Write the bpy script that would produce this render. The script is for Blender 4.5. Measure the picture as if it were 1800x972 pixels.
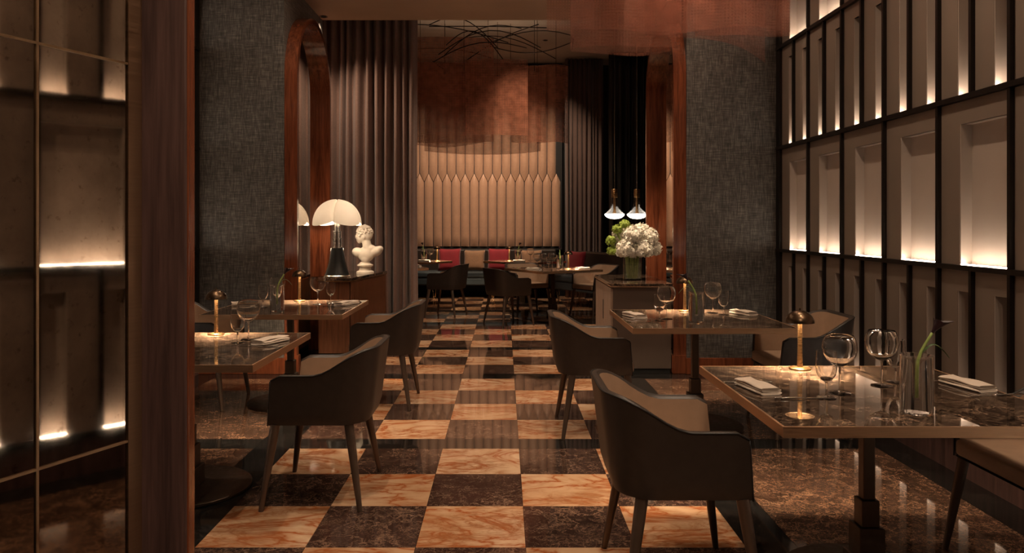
import bpy, bmesh, math, random
from mathutils import Vector, Matrix
random.seed(7)
PI = math.pi
R = math.radians
for o in list(bpy.data.objects): bpy.data.objects.remove(o)
scene = bpy.context.scene
COL = scene.collection

# ------------------------------------------------------------------ camera
EYE = 1.38
F = 1321.0                                  # focal length in pixels of the 1800 x 972 frame
cam_d = bpy.data.cameras.new('camera')
cam = bpy.data.objects.new('camera', cam_d); COL.objects.link(cam)
cam.location = (0, 0, EYE); cam.rotation_euler = (PI/2, 0, 0)
cam_d.sensor_width = 36; cam_d.lens = F/1800*36
cam_d.shift_x = 14/1800; cam_d.shift_y = -92/1800
cam_d.clip_start = .05
scene.camera = cam

# ------------------------------------------------------------------ world, exposure
w = bpy.data.worlds.new('world'); scene.world = w; w.use_nodes = True
w.node_tree.nodes['Background'].inputs[0].default_value = (1, .72, .5, 1)
w.node_tree.nodes['Background'].inputs[1].default_value = .02
vs = scene.view_settings
vs.view_transform = 'Standard'; vs.look = 'None'; vs.gamma = 1; vs.exposure = 1.18; vs.use_curve_mapping = False

WARM = (1, .75, .53)
def lamp(name, kind, loc, power, color=WARM, parent=None, **kw):
    d = bpy.data.lights.new(name, kind); d.energy = power; d.color = color
    for k, v in kw.items(): setattr(d, k, v)
    o = bpy.data.objects.new(name, d); COL.objects.link(o); o.location = loc
    if parent: o.parent = parent
    return o

# ------------------------------------------------------------------ materials
MATS = {}
def nt(name):
    m = bpy.data.materials.new(name); m.use_nodes = True; MATS[name] = m
    t = m.node_tree
    return m, t, t.nodes['Principled BSDF']
def N(t, kind, **kw):
    n = t.nodes.new(kind)
    for k, v in kw.items():
        if k in n.inputs.keys() and not hasattr(n, k): n.inputs[k].default_value = v
        else: setattr(n, k, v)
    return n
def setin(b, **kw):
    al = {'rough': 'Roughness', 'metal': 'Metallic', 'spec': 'Specular IOR Level', 'coat': 'Coat Weight', 'coatr': 'Coat Roughness',
          'trans': 'Transmission Weight', 'ior': 'IOR', 'alpha': 'Alpha', 'emit': 'Emission Strength', 'sheen': 'Sheen Weight'}
    for k, v in kw.items(): b.inputs[al[k]].default_value = v
def ramp(t, fac, stops):
    r = t.nodes.new('ShaderNodeValToRGB')
    e = r.color_ramp.elements
    while len(e) < len(stops): e.new(.5)
    for el, (p, c) in zip(e, stops):
        el.position = p; el.color = (*c, 1) if len(c) == 3 else c
    t.links.new(fac, r.inputs[0])
    return r.outputs[0]
def coords(t, scale=(1, 1, 1), rand=False, gen='Object'):
    tc = t.nodes.new('ShaderNodeTexCoord')
    mp = t.nodes.new('ShaderNodeMapping'); mp.inputs['Scale'].default_value = scale
    src = tc.outputs[gen]
    t.links.new(src, mp.inputs['Vector'])
    if rand:
        oi = t.nodes.new('ShaderNodeObjectInfo')
        mu = t.nodes.new('ShaderNodeMath'); mu.operation = 'MULTIPLY'; mu.inputs[1].default_value = 57.3
        t.links.new(oi.outputs['Random'], mu.inputs[0])
        cx = t.nodes.new('ShaderNodeCombineXYZ')
        t.links.new(mu.outputs[0], cx.inputs[0]); t.links.new(mu.outputs[0], cx.inputs[2])
        t.links.new(cx.outputs[0], mp.inputs['Location'])
    return mp.outputs[0]
def noise(t, vec, scale, detail=4, rough=.5, dist=0):
    n = t.nodes.new('ShaderNodeTexNoise')
    n.inputs['Scale'].default_value = scale; n.inputs['Detail'].default_value = detail
    n.inputs['Roughness'].default_value = rough; n.inputs['Distortion'].default_value = dist
    t.links.new(vec, n.inputs['Vector'])
    return n
def bump(t, b, h, strength=.2, dist=.01):
    n = t.nodes.new('ShaderNodeBump'); n.inputs['Strength'].default_value = strength; n.inputs['Distance'].default_value = dist
    t.links.new(h, n.inputs['Height']); t.links.new(n.outputs[0], b.inputs['Normal'])
def math1(t, op, a, b=None):
    n = t.nodes.new('ShaderNodeMath'); n.operation = op
    for i, v in enumerate((a, b)):
        if v is None: continue
        if isinstance(v, (int, float)): n.inputs[i].default_value = v
        else: t.links.new(v, n.inputs[i])
    return n.outputs[0]
def mixc(t, fac, a, b, mode='MIX'):
    n = t.nodes.new('ShaderNodeMix'); n.data_type = 'RGBA'; n.blend_type = mode
    for i, v in ((0, fac), (6, a), (7, b)):
        if isinstance(v, (int, float)): n.inputs[i].default_value = v
        elif isinstance(v, tuple): n.inputs[i].default_value = (*v, 1)
        else: t.links.new(v, n.inputs[i])
    return n.outputs[2]
def plain(name, col, rough=.5, var=.12, vscale=6, **kw):
    m, t, b = nt(name)
    v = coords(t)
    n = noise(t, v, vscale, 3)
    lo = tuple(c*(1-var) for c in col); hi = tuple(min(1, c*(1+var)) for c in col)
    t.links.new(ramp(t, n.outputs[0], [(.3, lo), (.7, hi)]), b.inputs['Base Color'])
    setin(b, rough=rough, **kw)
    return m
def wood(name, dark, light, rough=.3, scale=(14, 14, 1.0), coat=.0):
    m, t, b = nt(name)
    v = coords(t, scale)
    n = noise(t, v, 2.2, 6, .6, .6)
    v2 = coords(t, (scale[0]*6, scale[1]*6, scale[2]*2))
    n2 = noise(t, v2, 3, 3)
    c = ramp(t, n.outputs[0], [(.32, dark), (.5, tuple((a+c)/2 for a, c in zip(dark, light))), (.68, light)])
    c = mixc(t, .45, c, ramp(t, n2.outputs[0], [(.3, (.45, .4, .4)), (.65, (1, 1, 1))]), 'MULTIPLY')
    t.links.new(c, b.inputs['Base Color'])
    setin(b, rough=rough, coat=coat, coatr=.12)
    bump(t, b, n2.outputs[0], .08, .002)
    return m
def marble_light():
    m, t, b = nt('marble_light')
    v = coords(t, (1, 1, 1), True)
    n0 = noise(t, v, 2.2, 5, .55)
    base = ramp(t, n0.outputs[0], [(.3, (.52, .29, .15)), (.5, (.64, .415, .25)), (.7, (.72, .52, .35))])
    zone = ramp(t, noise(t, v, 2.6, 3).outputs[0], [(.40, (0, 0, 0)), (.60, (1, 1, 1))])
    v3 = coords(t, (1.0, 2.0, 1), True)
    c = base
    for sc_, wd, amt, colr, ds in ((1.5, .028, 1.0, (.36, .095, .022), 1.8), (3.4, .034, .9, (.34, .115, .035), 1.2), (8, .04, .65, (.33, .15, .07), .8)):
        n1 = noise(t, v3, sc_, 5, .55, ds)
        d = math1(t, 'ABSOLUTE', math1(t, 'SUBTRACT', n1.outputs[0], .5))
        vein = ramp(t, d, [(0, (amt,)*3), (wd, (amt*.35,)*3), (wd*3, (0, 0, 0))])
        c = mixc(t, mixc(t, 1.0, vein, zone, 'MULTIPLY') if sc_ > 2 else vein, c, colr)
    t.links.new(c, b.inputs['Base Color']); setin(b, rough=.06, spec=.5)
def marble_dark(name, base1, base2, veinc, sc=9, rand=True, rough=.05, thr=.05, fleck=.5):
    m, t, b = nt(name)
    v = coords(t, (1, 1, 1), rand)
    nd = noise(t, v, 7, 5, .6)
    v2 = mixc(t, .30, v, nd.outputs['Color'])
    n0 = noise(t, v2, 4, 5, .6)
    base = ramp(t, n0.outputs[0], [(.35, base1), (.65, base2)])
    nm = noise(t, v, 6, 4)
    msk = ramp(t, nm.outputs[0], [(.40, (0, 0, 0)), (.60, (1, 1, 1))])
    c = base
    for scale, w, amt in ((sc*.55, thr*.8, .8), (sc*1.5, thr*1.6, .55), (sc*3.3, thr*2.2, .35)):
        vo = t.nodes.new('ShaderNodeTexVoronoi'); vo.feature = 'DISTANCE_TO_EDGE'; vo.inputs['Scale'].default_value = scale
        t.links.new(v2, vo.inputs['Vector'])
        e = ramp(t, vo.outputs[0], [(0, (amt,)*3), (w*.5, (amt*.35,)*3), (w*1.3, (0, 0, 0))])
        nk = noise(t, v2, scale*.8, 3)
        mk = ramp(t, nk.outputs[0], [(.42, (0, 0, 0)), (.58, (1, 1, 1))])
        c = mixc(t, mixc(t, 1.0, e, mk, 'MULTIPLY'), c, veinc)
    n3 = noise(t, v2, 42, 6, .75)
    fl = ramp(t, n3.outputs[0], [(.52, (0, 0, 0)), (.74, (fleck,)*3)])
    c = mixc(t, mixc(t, 1.0, fl, msk, 'MULTIPLY'), c, tuple(x*.8 for x in veinc))
    t.links.new(c, b.inputs['Base Color']); setin(b, rough=rough, spec=.5)
def wallpaper():
    m, t, b = nt('wallpaper')
    a = noise(t, coords(t, (30, 30, 3.5)), 3, 4, .65)
    c = noise(t, coords(t, (2.5, 2.5, 36)), 3, 4, .65)
    f = math1(t, 'MULTIPLY', math1(t, 'ADD', a.outputs[0], c.outputs[0]), .5)
    col = ramp(t, f, [(.38, (.034, .031, .028)), (.5, (.085, .077, .069)), (.62, (.19, .172, .155))])
    t.links.new(col, b.inputs['Base Color']); setin(b, rough=.5)
    bump(t, b, f, .15, .004)
def fabric(name, col, rough=.85, var=.15, sc=60, sheen=.2):
    m, t, b = nt(name)
    n = noise(t, coords(t), sc, 3)
    n2 = noise(t, coords(t), 4, 3)
    f = math1(t, 'MULTIPLY', math1(t, 'ADD', n.outputs[0], n2.outputs[0]), .5)
    t.links.new(ramp(t, f, [(.35, tuple(c*(1-var) for c in col)), (.65, tuple(c*(1+var) for c in col))]), b.inputs['Base Color'])
    setin(b, rough=rough, sheen=sheen)
    bump(t, b, n.outputs[0], .1, .002)
def metal(name, col, rough=.28, streak=True):
    m, t, b = nt(name)
    n = noise(t, coords(t, (3, 3, 60) if streak else (8, 8, 8)), 4, 3)
    t.links.new(ramp(t, n.outputs[0], [(.3, tuple(c*.85 for c in col)), (.7, col)]), b.inputs['Base Color'])
    t.links.new(ramp(t, n.outputs[0], [(.3, (rough*.8,)*3), (.7, (rough*1.2,)*3)]), b.inputs['Roughness'])
    setin(b, metal=1)
def glass(name, tint=(1, 1, 1), refl=1.0, ior=1.5):
    # thin-walled clear glass: transmits straight, mirrors by Fresnel
    m, t, b = nt(name); t.nodes.remove(b)
    out = t.nodes['Material Output']
    tr = t.nodes.new('ShaderNodeBsdfTransparent'); tr.inputs[0].default_value = (*tint, 1)
    gl = t.nodes.new('ShaderNodeBsdfGlossy'); gl.inputs['Roughness'].default_value = .02
    lw = t.nodes.new('ShaderNodeLayerWeight'); lw.inputs[0].default_value = .5
    fr = math1(t, 'ADD', math1(t, 'MULTIPLY', math1(t, 'POWER', lw.outputs['Facing'], 3.0), .85), .09)
    n = noise(t, coords(t), 12, 2)
    bp = t.nodes.new('ShaderNodeBump'); bp.inputs['Strength'].default_value = .02
    t.links.new(n.outputs[0], bp.inputs['Height']); t.links.new(bp.outputs[0], gl.inputs['Normal'])
    mx = t.nodes.new('ShaderNodeMixShader')
    t.links.new(math1(t, 'MULTIPLY', fr, refl), mx.inputs[0])
    t.links.new(tr.outputs[0], mx.inputs[1]); t.links.new(gl.outputs[0], mx.inputs[2])
    t.links.new(mx.outputs[0], out.inputs[0])
def solid_glass(name):
    m, t, b = nt(name)
    n = noise(t, coords(t), 8, 2)
    t.links.new(ramp(t, n.outputs[0], [(.3, (.97, .97, .96)), (.7, (1, 1, 1))]), b.inputs['Base Color'])
    setin(b, rough=.0, trans=1.0, ior=1.45)
def emis(name, col, strength):
    m, t, b = nt(name)
    n = noise(t, coords(t), 3, 2)
    t.links.new(ramp(t, n.outputs[0], [(.3, tuple(c*.95 for c in col)), (.7, col)]), b.inputs['Emission Color'])
    b.inputs['Base Color'].default_value = (*col, 1)
    setin(b, emit=strength, rough=.6)
def mesh_mat(name, col, alpha):
    m, t, b = nt(name)
    tc = t.nodes.new('ShaderNodeTexCoord')
    def wv(axis, sc):
        n = t.nodes.new('ShaderNodeTexWave'); n.bands_direction = axis; n.inputs['Scale'].default_value = sc; n.inputs['Distortion'].default_value = .6
        n.inputs['Detail'].default_value = 1
        t.links.new(tc.outputs['UV'], n.inputs['Vector']); return n.outputs[1]
    g = math1(t, 'MAXIMUM', wv('X', 13), wv('Y', 13))
    nz = noise(t, tc.outputs['UV'], 3, 4)
    nz2 = noise(t, tc.outputs['UV'], 11, 3)
    k = math1(t, 'ADD', math1(t, 'MULTIPLY', g, .6), math1(t, 'MULTIPLY', nz.outputs[0], .5))
    a = math1(t, 'MULTIPLY', k, alpha)
    t.links.new(a, b.inputs['Alpha'])
    t.links.new(ramp(t, nz2.outputs[0], [(.35, tuple(c*.75 for c in col)), (.65, tuple(min(1, c*1.2) for c in col))]), b.inputs['Base Color'])
    setin(b, rough=.42, metal=.35)
def antique_mirror():
    m, t, b = nt('antique_mirror')
    v = coords(t)
    n1 = noise(t, v, 9, 6, .65); n2 = noise(t, v, 55, 4, .6)
    col = ramp(t, n1.outputs[0], [(.3, (.33, .27, .22)), (.7, (.54, .45, .37))])
    sp = ramp(t, n2.outputs[0], [(.60, (1, 1, 1)), (.74, (.55, .5, .45))])
    t.links.new(mixc(t, 1.0, col, sp, 'MULTIPLY'), b.inputs['Base Color'])
    t.links.new(ramp(t, n1.outputs[0], [(.3, (.02,)*3), (.75, (.05,)*3)]), b.inputs['Roughness'])
    setin(b, metal=1)
def translucent_white():
    m, t, b = nt('opal_white')
    t.nodes.remove(b); out = t.nodes['Material Output']
    d = t.nodes.new('ShaderNodeBsdfDiffuse'); tl = t.nodes.new('ShaderNodeBsdfTranslucent')
    n = noise(t, coords(t), 5, 2)
    c = ramp(t, n.outputs[0], [(.3, (.78, .72, .64)), (.7, (.86, .80, .72))])
    t.links.new(c, d.inputs[0]); t.links.new(c, tl.inputs[0])
    mx = t.nodes.new('ShaderNodeMixShader'); mx.inputs[0].default_value = .10
    t.links.new(d.outputs[0], mx.inputs[1]); t.links.new(tl.outputs[0], mx.inputs[2]); t.links.new(mx.outputs[0], out.inputs[0])

marble_light()
marble_dark('marble_brown', (.018, .009, .0075), (.05, .026, .021), (.30, .185, .125), 13, fleck=.8)
marble_dark('marble_field', (.022, .012, .009), (.075, .039, .026), (.40, .23, .14), 15, rand=False, fleck=1.0)
marble_dark('marble_black', (.006, .006, .006), (.012, .011, .01), (.05, .04, .035), 4, thr=.02)
marble_dark('marble_table', (.012, .008, .0065), (.034, .022, .016), (.34, .22, .145), 12, rough=.015, fleck=.7)
wallpaper(); antique_mirror(); translucent_white()
wood('wood_post', (.045, .024, .021), (.125, .066, .056), .4)
wood('wood_red', (.10, .026, .012), (.26, .075, .03), .18, coat=.5)
wood('wood_console', (.12, .045, .02), (.26, .105, .052), .3)
wood('wood_pale', (.26, .18, .13), (.46, .33, .25), .45, scale=(30, 30, 2))
wood('wood_table', (.25, .12, .06), (.42, .22, .11), .35)
plain('taupe_panel', (.205, .158, .128), .38, .06, 3)
plain('recess_lit_taupe', (.40, .325, .275), .5, .05, 3)  # lighter copy of the panel taupe: LED glow put into the colour
plain('taupe_console', (.10, .068, .052), .45, .06, 3)
plain('bronze_dark', (.022, .016, .013), .42, .2, 10, metal=.6)
plain('shadow_black', (.008, .007, .0065), .6, .2)
plain('ceiling_paint', (.36, .23, .15), .7, .06, 2)
plain('ceiling_back', (.42, .34, .27), .7, .1, 2)
plain('dark_wall', (.012, .010, .009), .5, .2, 2)
plain('leather_dark', (.034, .024, .019), .42, .12, 30)
plain('leather_beige', (.36, .235, .155), .5, .06, 20)
plain('piping_black', (.01, .008, .007), .45, .1)
plain('leg_taupe', (.13, .088, .064), .35, .12, 9, metal=.5)
plain('plaster', (.74, .66, .56), .6, .05, 20)
plain('base_black', (.012, .012, .011), .3, .2)
metal('brass', (.56, .33, .15), .3)
metal('bronze_edge', (.70, .44, .27), .42)
metal('bronze_strip', (.34, .21, .13), .4)
metal('bronze_base', (.115, .08, .058), .42, False)
metal('brass_dome', (.14, .09, .055), .3, False)
metal('bead', (.42, .28, .17), .35, False)
metal('gold', (.85, .58, .28), .25, False)
metal('steel', (.62, .58, .54), .22, False)
metal('mirror', (.78, .74, .70), .01, False)
metal('black_rod', (.03, .022, .018), .45, False)
glass('glass_clear'); glass('glass_bell', refl=.45); solid_glass('glass_solid'); glass('glass_pane', (.97, .97, .95))
plain('water', (.66, .72, .40), .1, .05)
MATS['water'].node_tree.nodes['Principled BSDF'].inputs['Alpha'].default_value = .22
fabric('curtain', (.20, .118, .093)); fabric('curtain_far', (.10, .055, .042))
fabric('velvet_red', (.28, .012, .022)); fabric('velvet_tan', (.30, .16, .085)); fabric('velvet_blue', (.020, .031, .037), .6)
fabric('pad_tan', (.42, .24, .15), .55, .08, 30, .3)
fabric('linen', (.62, .52, .43), .9, .06, 120)
plain('petal_white', (.82, .77, .66), .7, .12, 40)
plain('petal_green', (.32, .42, .07), .7, .2, 40)
plain('stem_green', (.30, .40, .10), .5, .2, 20)
plain('leaf_green', (.06, .12, .03), .45, .2, 20)
plain('calla_dark', (.028, .010, .014), .35, .2, 20)
mesh_mat('copper_mesh', (.46, .17, .105), .52)
mesh_mat('copper_mesh_far', (.58, .22, .13), .84)
emis('led', (1, .82, .64), 22)
emis('lamp_glow', (1, .74, .48), 1700)
emis('bulb', (1, .80, .58), 26)
emis('pendant_glow', (1, .90, .76), 4)
emis('downlight_glow', (1, .8, .6), 8)

# ------------------------------------------------------------------ mesh helpers
def newobj(name, data, parent=None, loc=(0, 0, 0), rot=(0, 0, 0)):
    o = bpy.data.objects.new(name, data); COL.objects.link(o)
    o.location = loc; o.rotation_euler = rot
    if parent is not None: o.parent = parent
    return o
def tag(o, label=None, cat=None, group=None, kind=None):
    for k, v in (('label', label), ('category', cat), ('group', group), ('kind', kind)):
        if v: o[k] = v
    return o
def thing(name, label, cat, loc=(0, 0, 0), rz=0, group=None):
    return tag(newobj(name, None, None, loc, (0, 0, rz)), label, cat, group)
def copy_tree(o, parent=None):
    c = o.copy(); COL.objects.link(c); c.parent = parent
    for ch in list(o.children): copy_tree(ch, c)
    return c

class G:
    """collects geometry for ONE mesh object"""
    def __init__(s): s.bm = bmesh.new()
    def box(s, x0, x1, y0, y1, z0, z1, bev=0, rot=None, at=None):
        r = bmesh.ops.create_cube(s.bm, size=1)
        vs = r['verts']
        bmesh.ops.scale(s.bm, vec=(x1-x0, y1-y0, z1-z0), verts=vs)
        bmesh.ops.translate(s.bm, vec=((x0+x1)/2, (y0+y1)/2, (z0+z1)/2), verts=vs)
        if bev:
            es = list({e for v in vs for e in v.link_edges})
            r = bmesh.ops.bevel(s.bm, geom=es, offset=bev, segments=2, affect='EDGES', profile=.5)
            vs = [v for v in r['verts']] if r['verts'] else vs
        if rot is not None:
            allv = list({v for f in s.bm.faces for v in f.verts}) if bev else vs
            bmesh.ops.rotate(s.bm, cent=at or (0, 0, 0), matrix=rot, verts=allv)
        return s
    def grid(s, fn, nu, nv, closed_u=False, closed_v=False, uv=None):
        P = [[s.bm.verts.new(fn(i/(nu if closed_u else nu-1), j/(nv if closed_v else nv-1))) for j in range(nv)] for i in range(nu)]
        lay = s.bm.loops.layers.uv.verify() if uv else None
        for i in range(nu if closed_u else nu-1):
            for j in range(nv if closed_v else nv-1):
                q = (P[i][j], P[(i+1) % nu][j], P[(i+1) % nu][(j+1) % nv], P[i][(j+1) % nv])
                try: f = s.bm.faces.new(q)
                except ValueError: continue
                if lay:
                    for l, (a, c) in zip(f.loops, ((i, j), (i+1, j), (i+1, j+1), (i, j+1))):
                        l[lay].uv = uv(a/(nu-1), c/(nv-1))
        return P
    def lathe(s, prof, seg=24, at=(0, 0, 0), cap=True, fn=None):
        rings = []
        for r, z in prof:
            ring = []
            for k in range(seg):
                a = 2*PI*k/seg
                rr, zz = (fn(r, z, a) if fn else (r, z))
                ring.append(s.bm.verts.new((at[0]+rr*math.cos(a), at[1]+rr*math.sin(a), at[2]+zz)))
            rings.append(ring)
        for a, b in zip(rings, rings[1:]):
            for k in range(seg):
                s.bm.faces.new((a[k], a[(k+1) % seg], b[(k+1) % seg], b[k]))
        if cap:
            if prof[0][0] > 1e-5: s.bm.faces.new(rings[0][::-1])
            if prof[-1][0] > 1e-5: s.bm.faces.new(rings[-1])
        return s
    def tube(s, pts, rad, seg=8, flat=None):
        pts = [Vector(p) for p in pts]; n = len(pts)
        rad = rad if isinstance(rad, (list, tuple)) else [rad]*n
        rings = []; up = None
        for i, p in enumerate(pts):
            d = (pts[min(i+1, n-1)] - pts[max(i-1, 0)]).normalized()
            if up is None:
                up = Vector((0, 0, 1)) if abs(d.z) < .9 else Vector((1, 0, 0))
            x = d.cross(up).normalized(); y = x.cross(d).normalized(); up = y
            rings.append([s.bm.verts.new(p + (x*math.cos(2*PI*k/seg) + y*math.sin(2*PI*k/seg)*(flat or 1))*rad[i]) for k in range(seg)])
        for a, b in zip(rings, rings[1:]):
            for k in range(seg): s.bm.faces.new((a[k], a[(k+1) % seg], b[(k+1) % seg], b[k]))
        s.bm.faces.new(rings[0][::-1]); s.bm.faces.new(rings[-1])
        return s
    def poly(s, pts, z0, z1):
        a = [s.bm.verts.new((x, y, z0)) for x, y in pts]; b = [s.bm.verts.new((x, y, z1)) for x, y in pts]
        n = len(pts)
        s.bm.faces.new(a[::-1]); s.bm.faces.new(b)
        for k in range(n): s.bm.faces.new((a[k], a[(k+1) % n], b[(k+1) % n], b[k]))
        return s
    def ball(s, c, r, seg=12, rot=None):
        res = bmesh.ops.create_uvsphere(s.bm, u_segments=seg, v_segments=max(6, seg*2//3), radius=1)
        vs = res['verts']
        rr = r if isinstance(r, (tuple, list)) else (r, r, r)
        bmesh.ops.scale(s.bm, vec=rr, verts=vs)
        if rot is not None: bmesh.ops.rotate(s.bm, cent=(0, 0, 0), matrix=rot, verts=vs)
        bmesh.ops.translate(s.bm, vec=c, verts=vs)
        return s
    def mesh(s, name, mat, smooth=False, angle=None):
        bmesh.ops.recalc_face_normals(s.bm, faces=s.bm.faces)
        me = bpy.data.meshes.new(name); s.bm.to_mesh(me); s.bm.free()
        me.materials.append(MATS[mat])
        if smooth:
            me.polygons.foreach_set('use_smooth', [True]*len(me.polygons))
            if angle: me.set_sharp_from_angle(angle=R(angle))
        return me
    def obj(s, name, mat, parent=None, loc=(0, 0, 0), rot=(0, 0, 0), smooth=False, angle=None):
        return newobj(name, s.mesh(name, mat, smooth, angle), parent, loc, rot)
def part(name, mat, parent, x0, x1, y0, y1, z0, z1, bev=0, **kw):
    return G().box(x0, x1, y0, y1, z0, z1, bev).obj(name, mat, parent, **kw)
def struct(o): o['kind'] = 'structure'; return o

# ------------------------------------------------------------------ measures of the place
XW_R, XW_L = 2.52, -2.82            # panelled side walls
Y_P0, Y_P1 = 6.93, 8.40             # piers with the arched mirrors
XP_L, XP_R = -2.03, 1.684           # their faces towards the aisle
Z_C, Z_S, Z_B = 3.90, 3.66, 4.50    # ceilings: hall, soffit between piers, back room
T = .4709                           # floor tile
L0 = -1.32
XB0, XB1, YB = -3.3, 3.4, 14.75     # back room

# ------------------------------------------------------------------ floor
floor = struct(part('floor', 'marble_black', None, -3.6, 3.7, -1.3, 15.0, -.12, -.004))
rows = []                           # (y0, y1, parity index); bands separately
bands = []
y = 4.62
for k in range(3): rows.append((y-(k+1)*T, y-k*T, 2-k))
y = 4.62-3*T
rows.append((y-T, y, -1)); bands.append((y-T-.21, y-T))
y = y-T-.21
for k in range(6):
    rows.append((y-(k+1)*T, y-k*T, -2-k))
r = 3
def seg(y0, n, y1, nb):
    global r
    d = (y1-y0)/n
    for k in range(n): rows.append((y0+k*d, y0+(k+1)*d, r)); r += 1
    if nb: bands.append((y1, y1+nb))
bands.append((4.62, 4.83))
seg(4.83, 4, 6.71, .22); seg(6.93, 3, 8.26, .17); seg(8.43, 4, 10.36, .21); seg(10.57, 3, 11.82, .21); seg(12.03, 5, 14.4, 0)
tile_mesh = {}
def tile(y0, y1, c, rr):
    light = (c + rr) % 2 == 0
    d = round(y1-y0, 4); key = (light, d)
    if key not in tile_mesh:
        tile_mesh[key] = G().box(-T/2+.001, T/2-.001, -d/2+.001, d/2-.001, -.022, 0).mesh('floor_tile', 'marble_light' if light else 'marble_brown')
    newobj('floor_tile', tile_mesh[key], floor, (L0+(c+.5)*T, (y0+y1)/2, 0))
for y0, y1, rr in rows:
    cs = range(5) if y0 < 8.3 else range(-3, 9)
    for c in cs:
        if y1 < .9: continue
        tile(y0, y1, c, rr)
def strip(x0, x1, y0, y1, mat='marble_black', name='border_strip'):
    o = part(name, mat, floor, -(x1-x0)/2+.001, (x1-x0)/2-.001, -(y1-y0)/2+.001, (y1-y0)/2-.001, -.022, 0)
    o.location = ((x0+x1)/2, (y0+y1)/2, 0)
L5 = L0+5*T
for y0, y1 in bands:
    if y0 < 8: strip(L0, L5, y0, y1)
    else: strip(L0-3*T, L0+9*T, y0, y1)
XA, XC = L0-.22, L5+.22
strip(XA, L0, .5, 8.43); strip(L5, XC, .5, 8.43)
edges = [.5, 2.53, 2.74, 4.62, 4.83, 6.70]
for x0, x1 in ((XW_L+.22, XA), (XC, XW_R-.22)):
    for i in range(5):
        if i % 2 == 0: strip(x0, x1, edges[i], edges[i+1], 'marble_field', 'marble_slab')
        else: strip(x0, x1, edges[i], edges[i+1])
    strip(x0, x1, 6.70, 6.93)
strip(XW_L, XW_L+.22, .5, 6.93); strip(XW_R-.22, XW_R, .5, 6.93)
strip(XP_L, XA, 6.93, 8.43); strip(XC, XP_R, 6.93, 8.43)

# ------------------------------------------------------------------ walls, piers, ceilings
struct(part('ceiling', 'ceiling_paint', None, -3.6, 3.3, -1.3, Y_P0, Z_C, Z_C+.12))
struct(part('ceiling_soffit', 'ceiling_paint', None, XP_L, XP_R, Y_P0, Y_P1, Z_S, Z_B+.12))
struct(part('ceiling_back', 'ceiling_back', None, XB0, XB1, Y_P1, 15, Z_B, Z_B+.12))
wall_back = struct(part('wall_back', 'dark_wall', None, XB0, XB1, YB, YB+.2, 0, Z_B))
struct(part('wall_back_left', 'dark_wall', None, XB0-.15, XB0, Y_P1, YB+.2, 0, Z_B))
struct(part('wall_back_right', 'dark_wall', None, XB1, XB1+.15, Y_P1, YB+.2, 0, Z_B))
struct(part('wall_rear', 'dark_wall', None, -3.6, 3.3, -1.4, -1.25, 0, Z_C))
pl = struct(part('wall_pier_left', 'wallpaper', None, XB0-.15, XP_L, Y_P0, Y_P1, 0, Z_B+.12))
pr = struct(part('wall_pier_right', 'wallpaper', None, XP_R, XB1+.15, Y_P0, Y_P1, 0, Z_B+.12))
struct(part('baseboard_left', 'wood_red', None, XW_L, XP_L+.012, Y_P0-.025, Y_P0, 0, .15, .004))
struct(part('baseboard_right', 'wood_red', None, XP_R-.012, XW_R, Y_P0-.025, Y_P0, 0, .15, .004))

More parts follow.
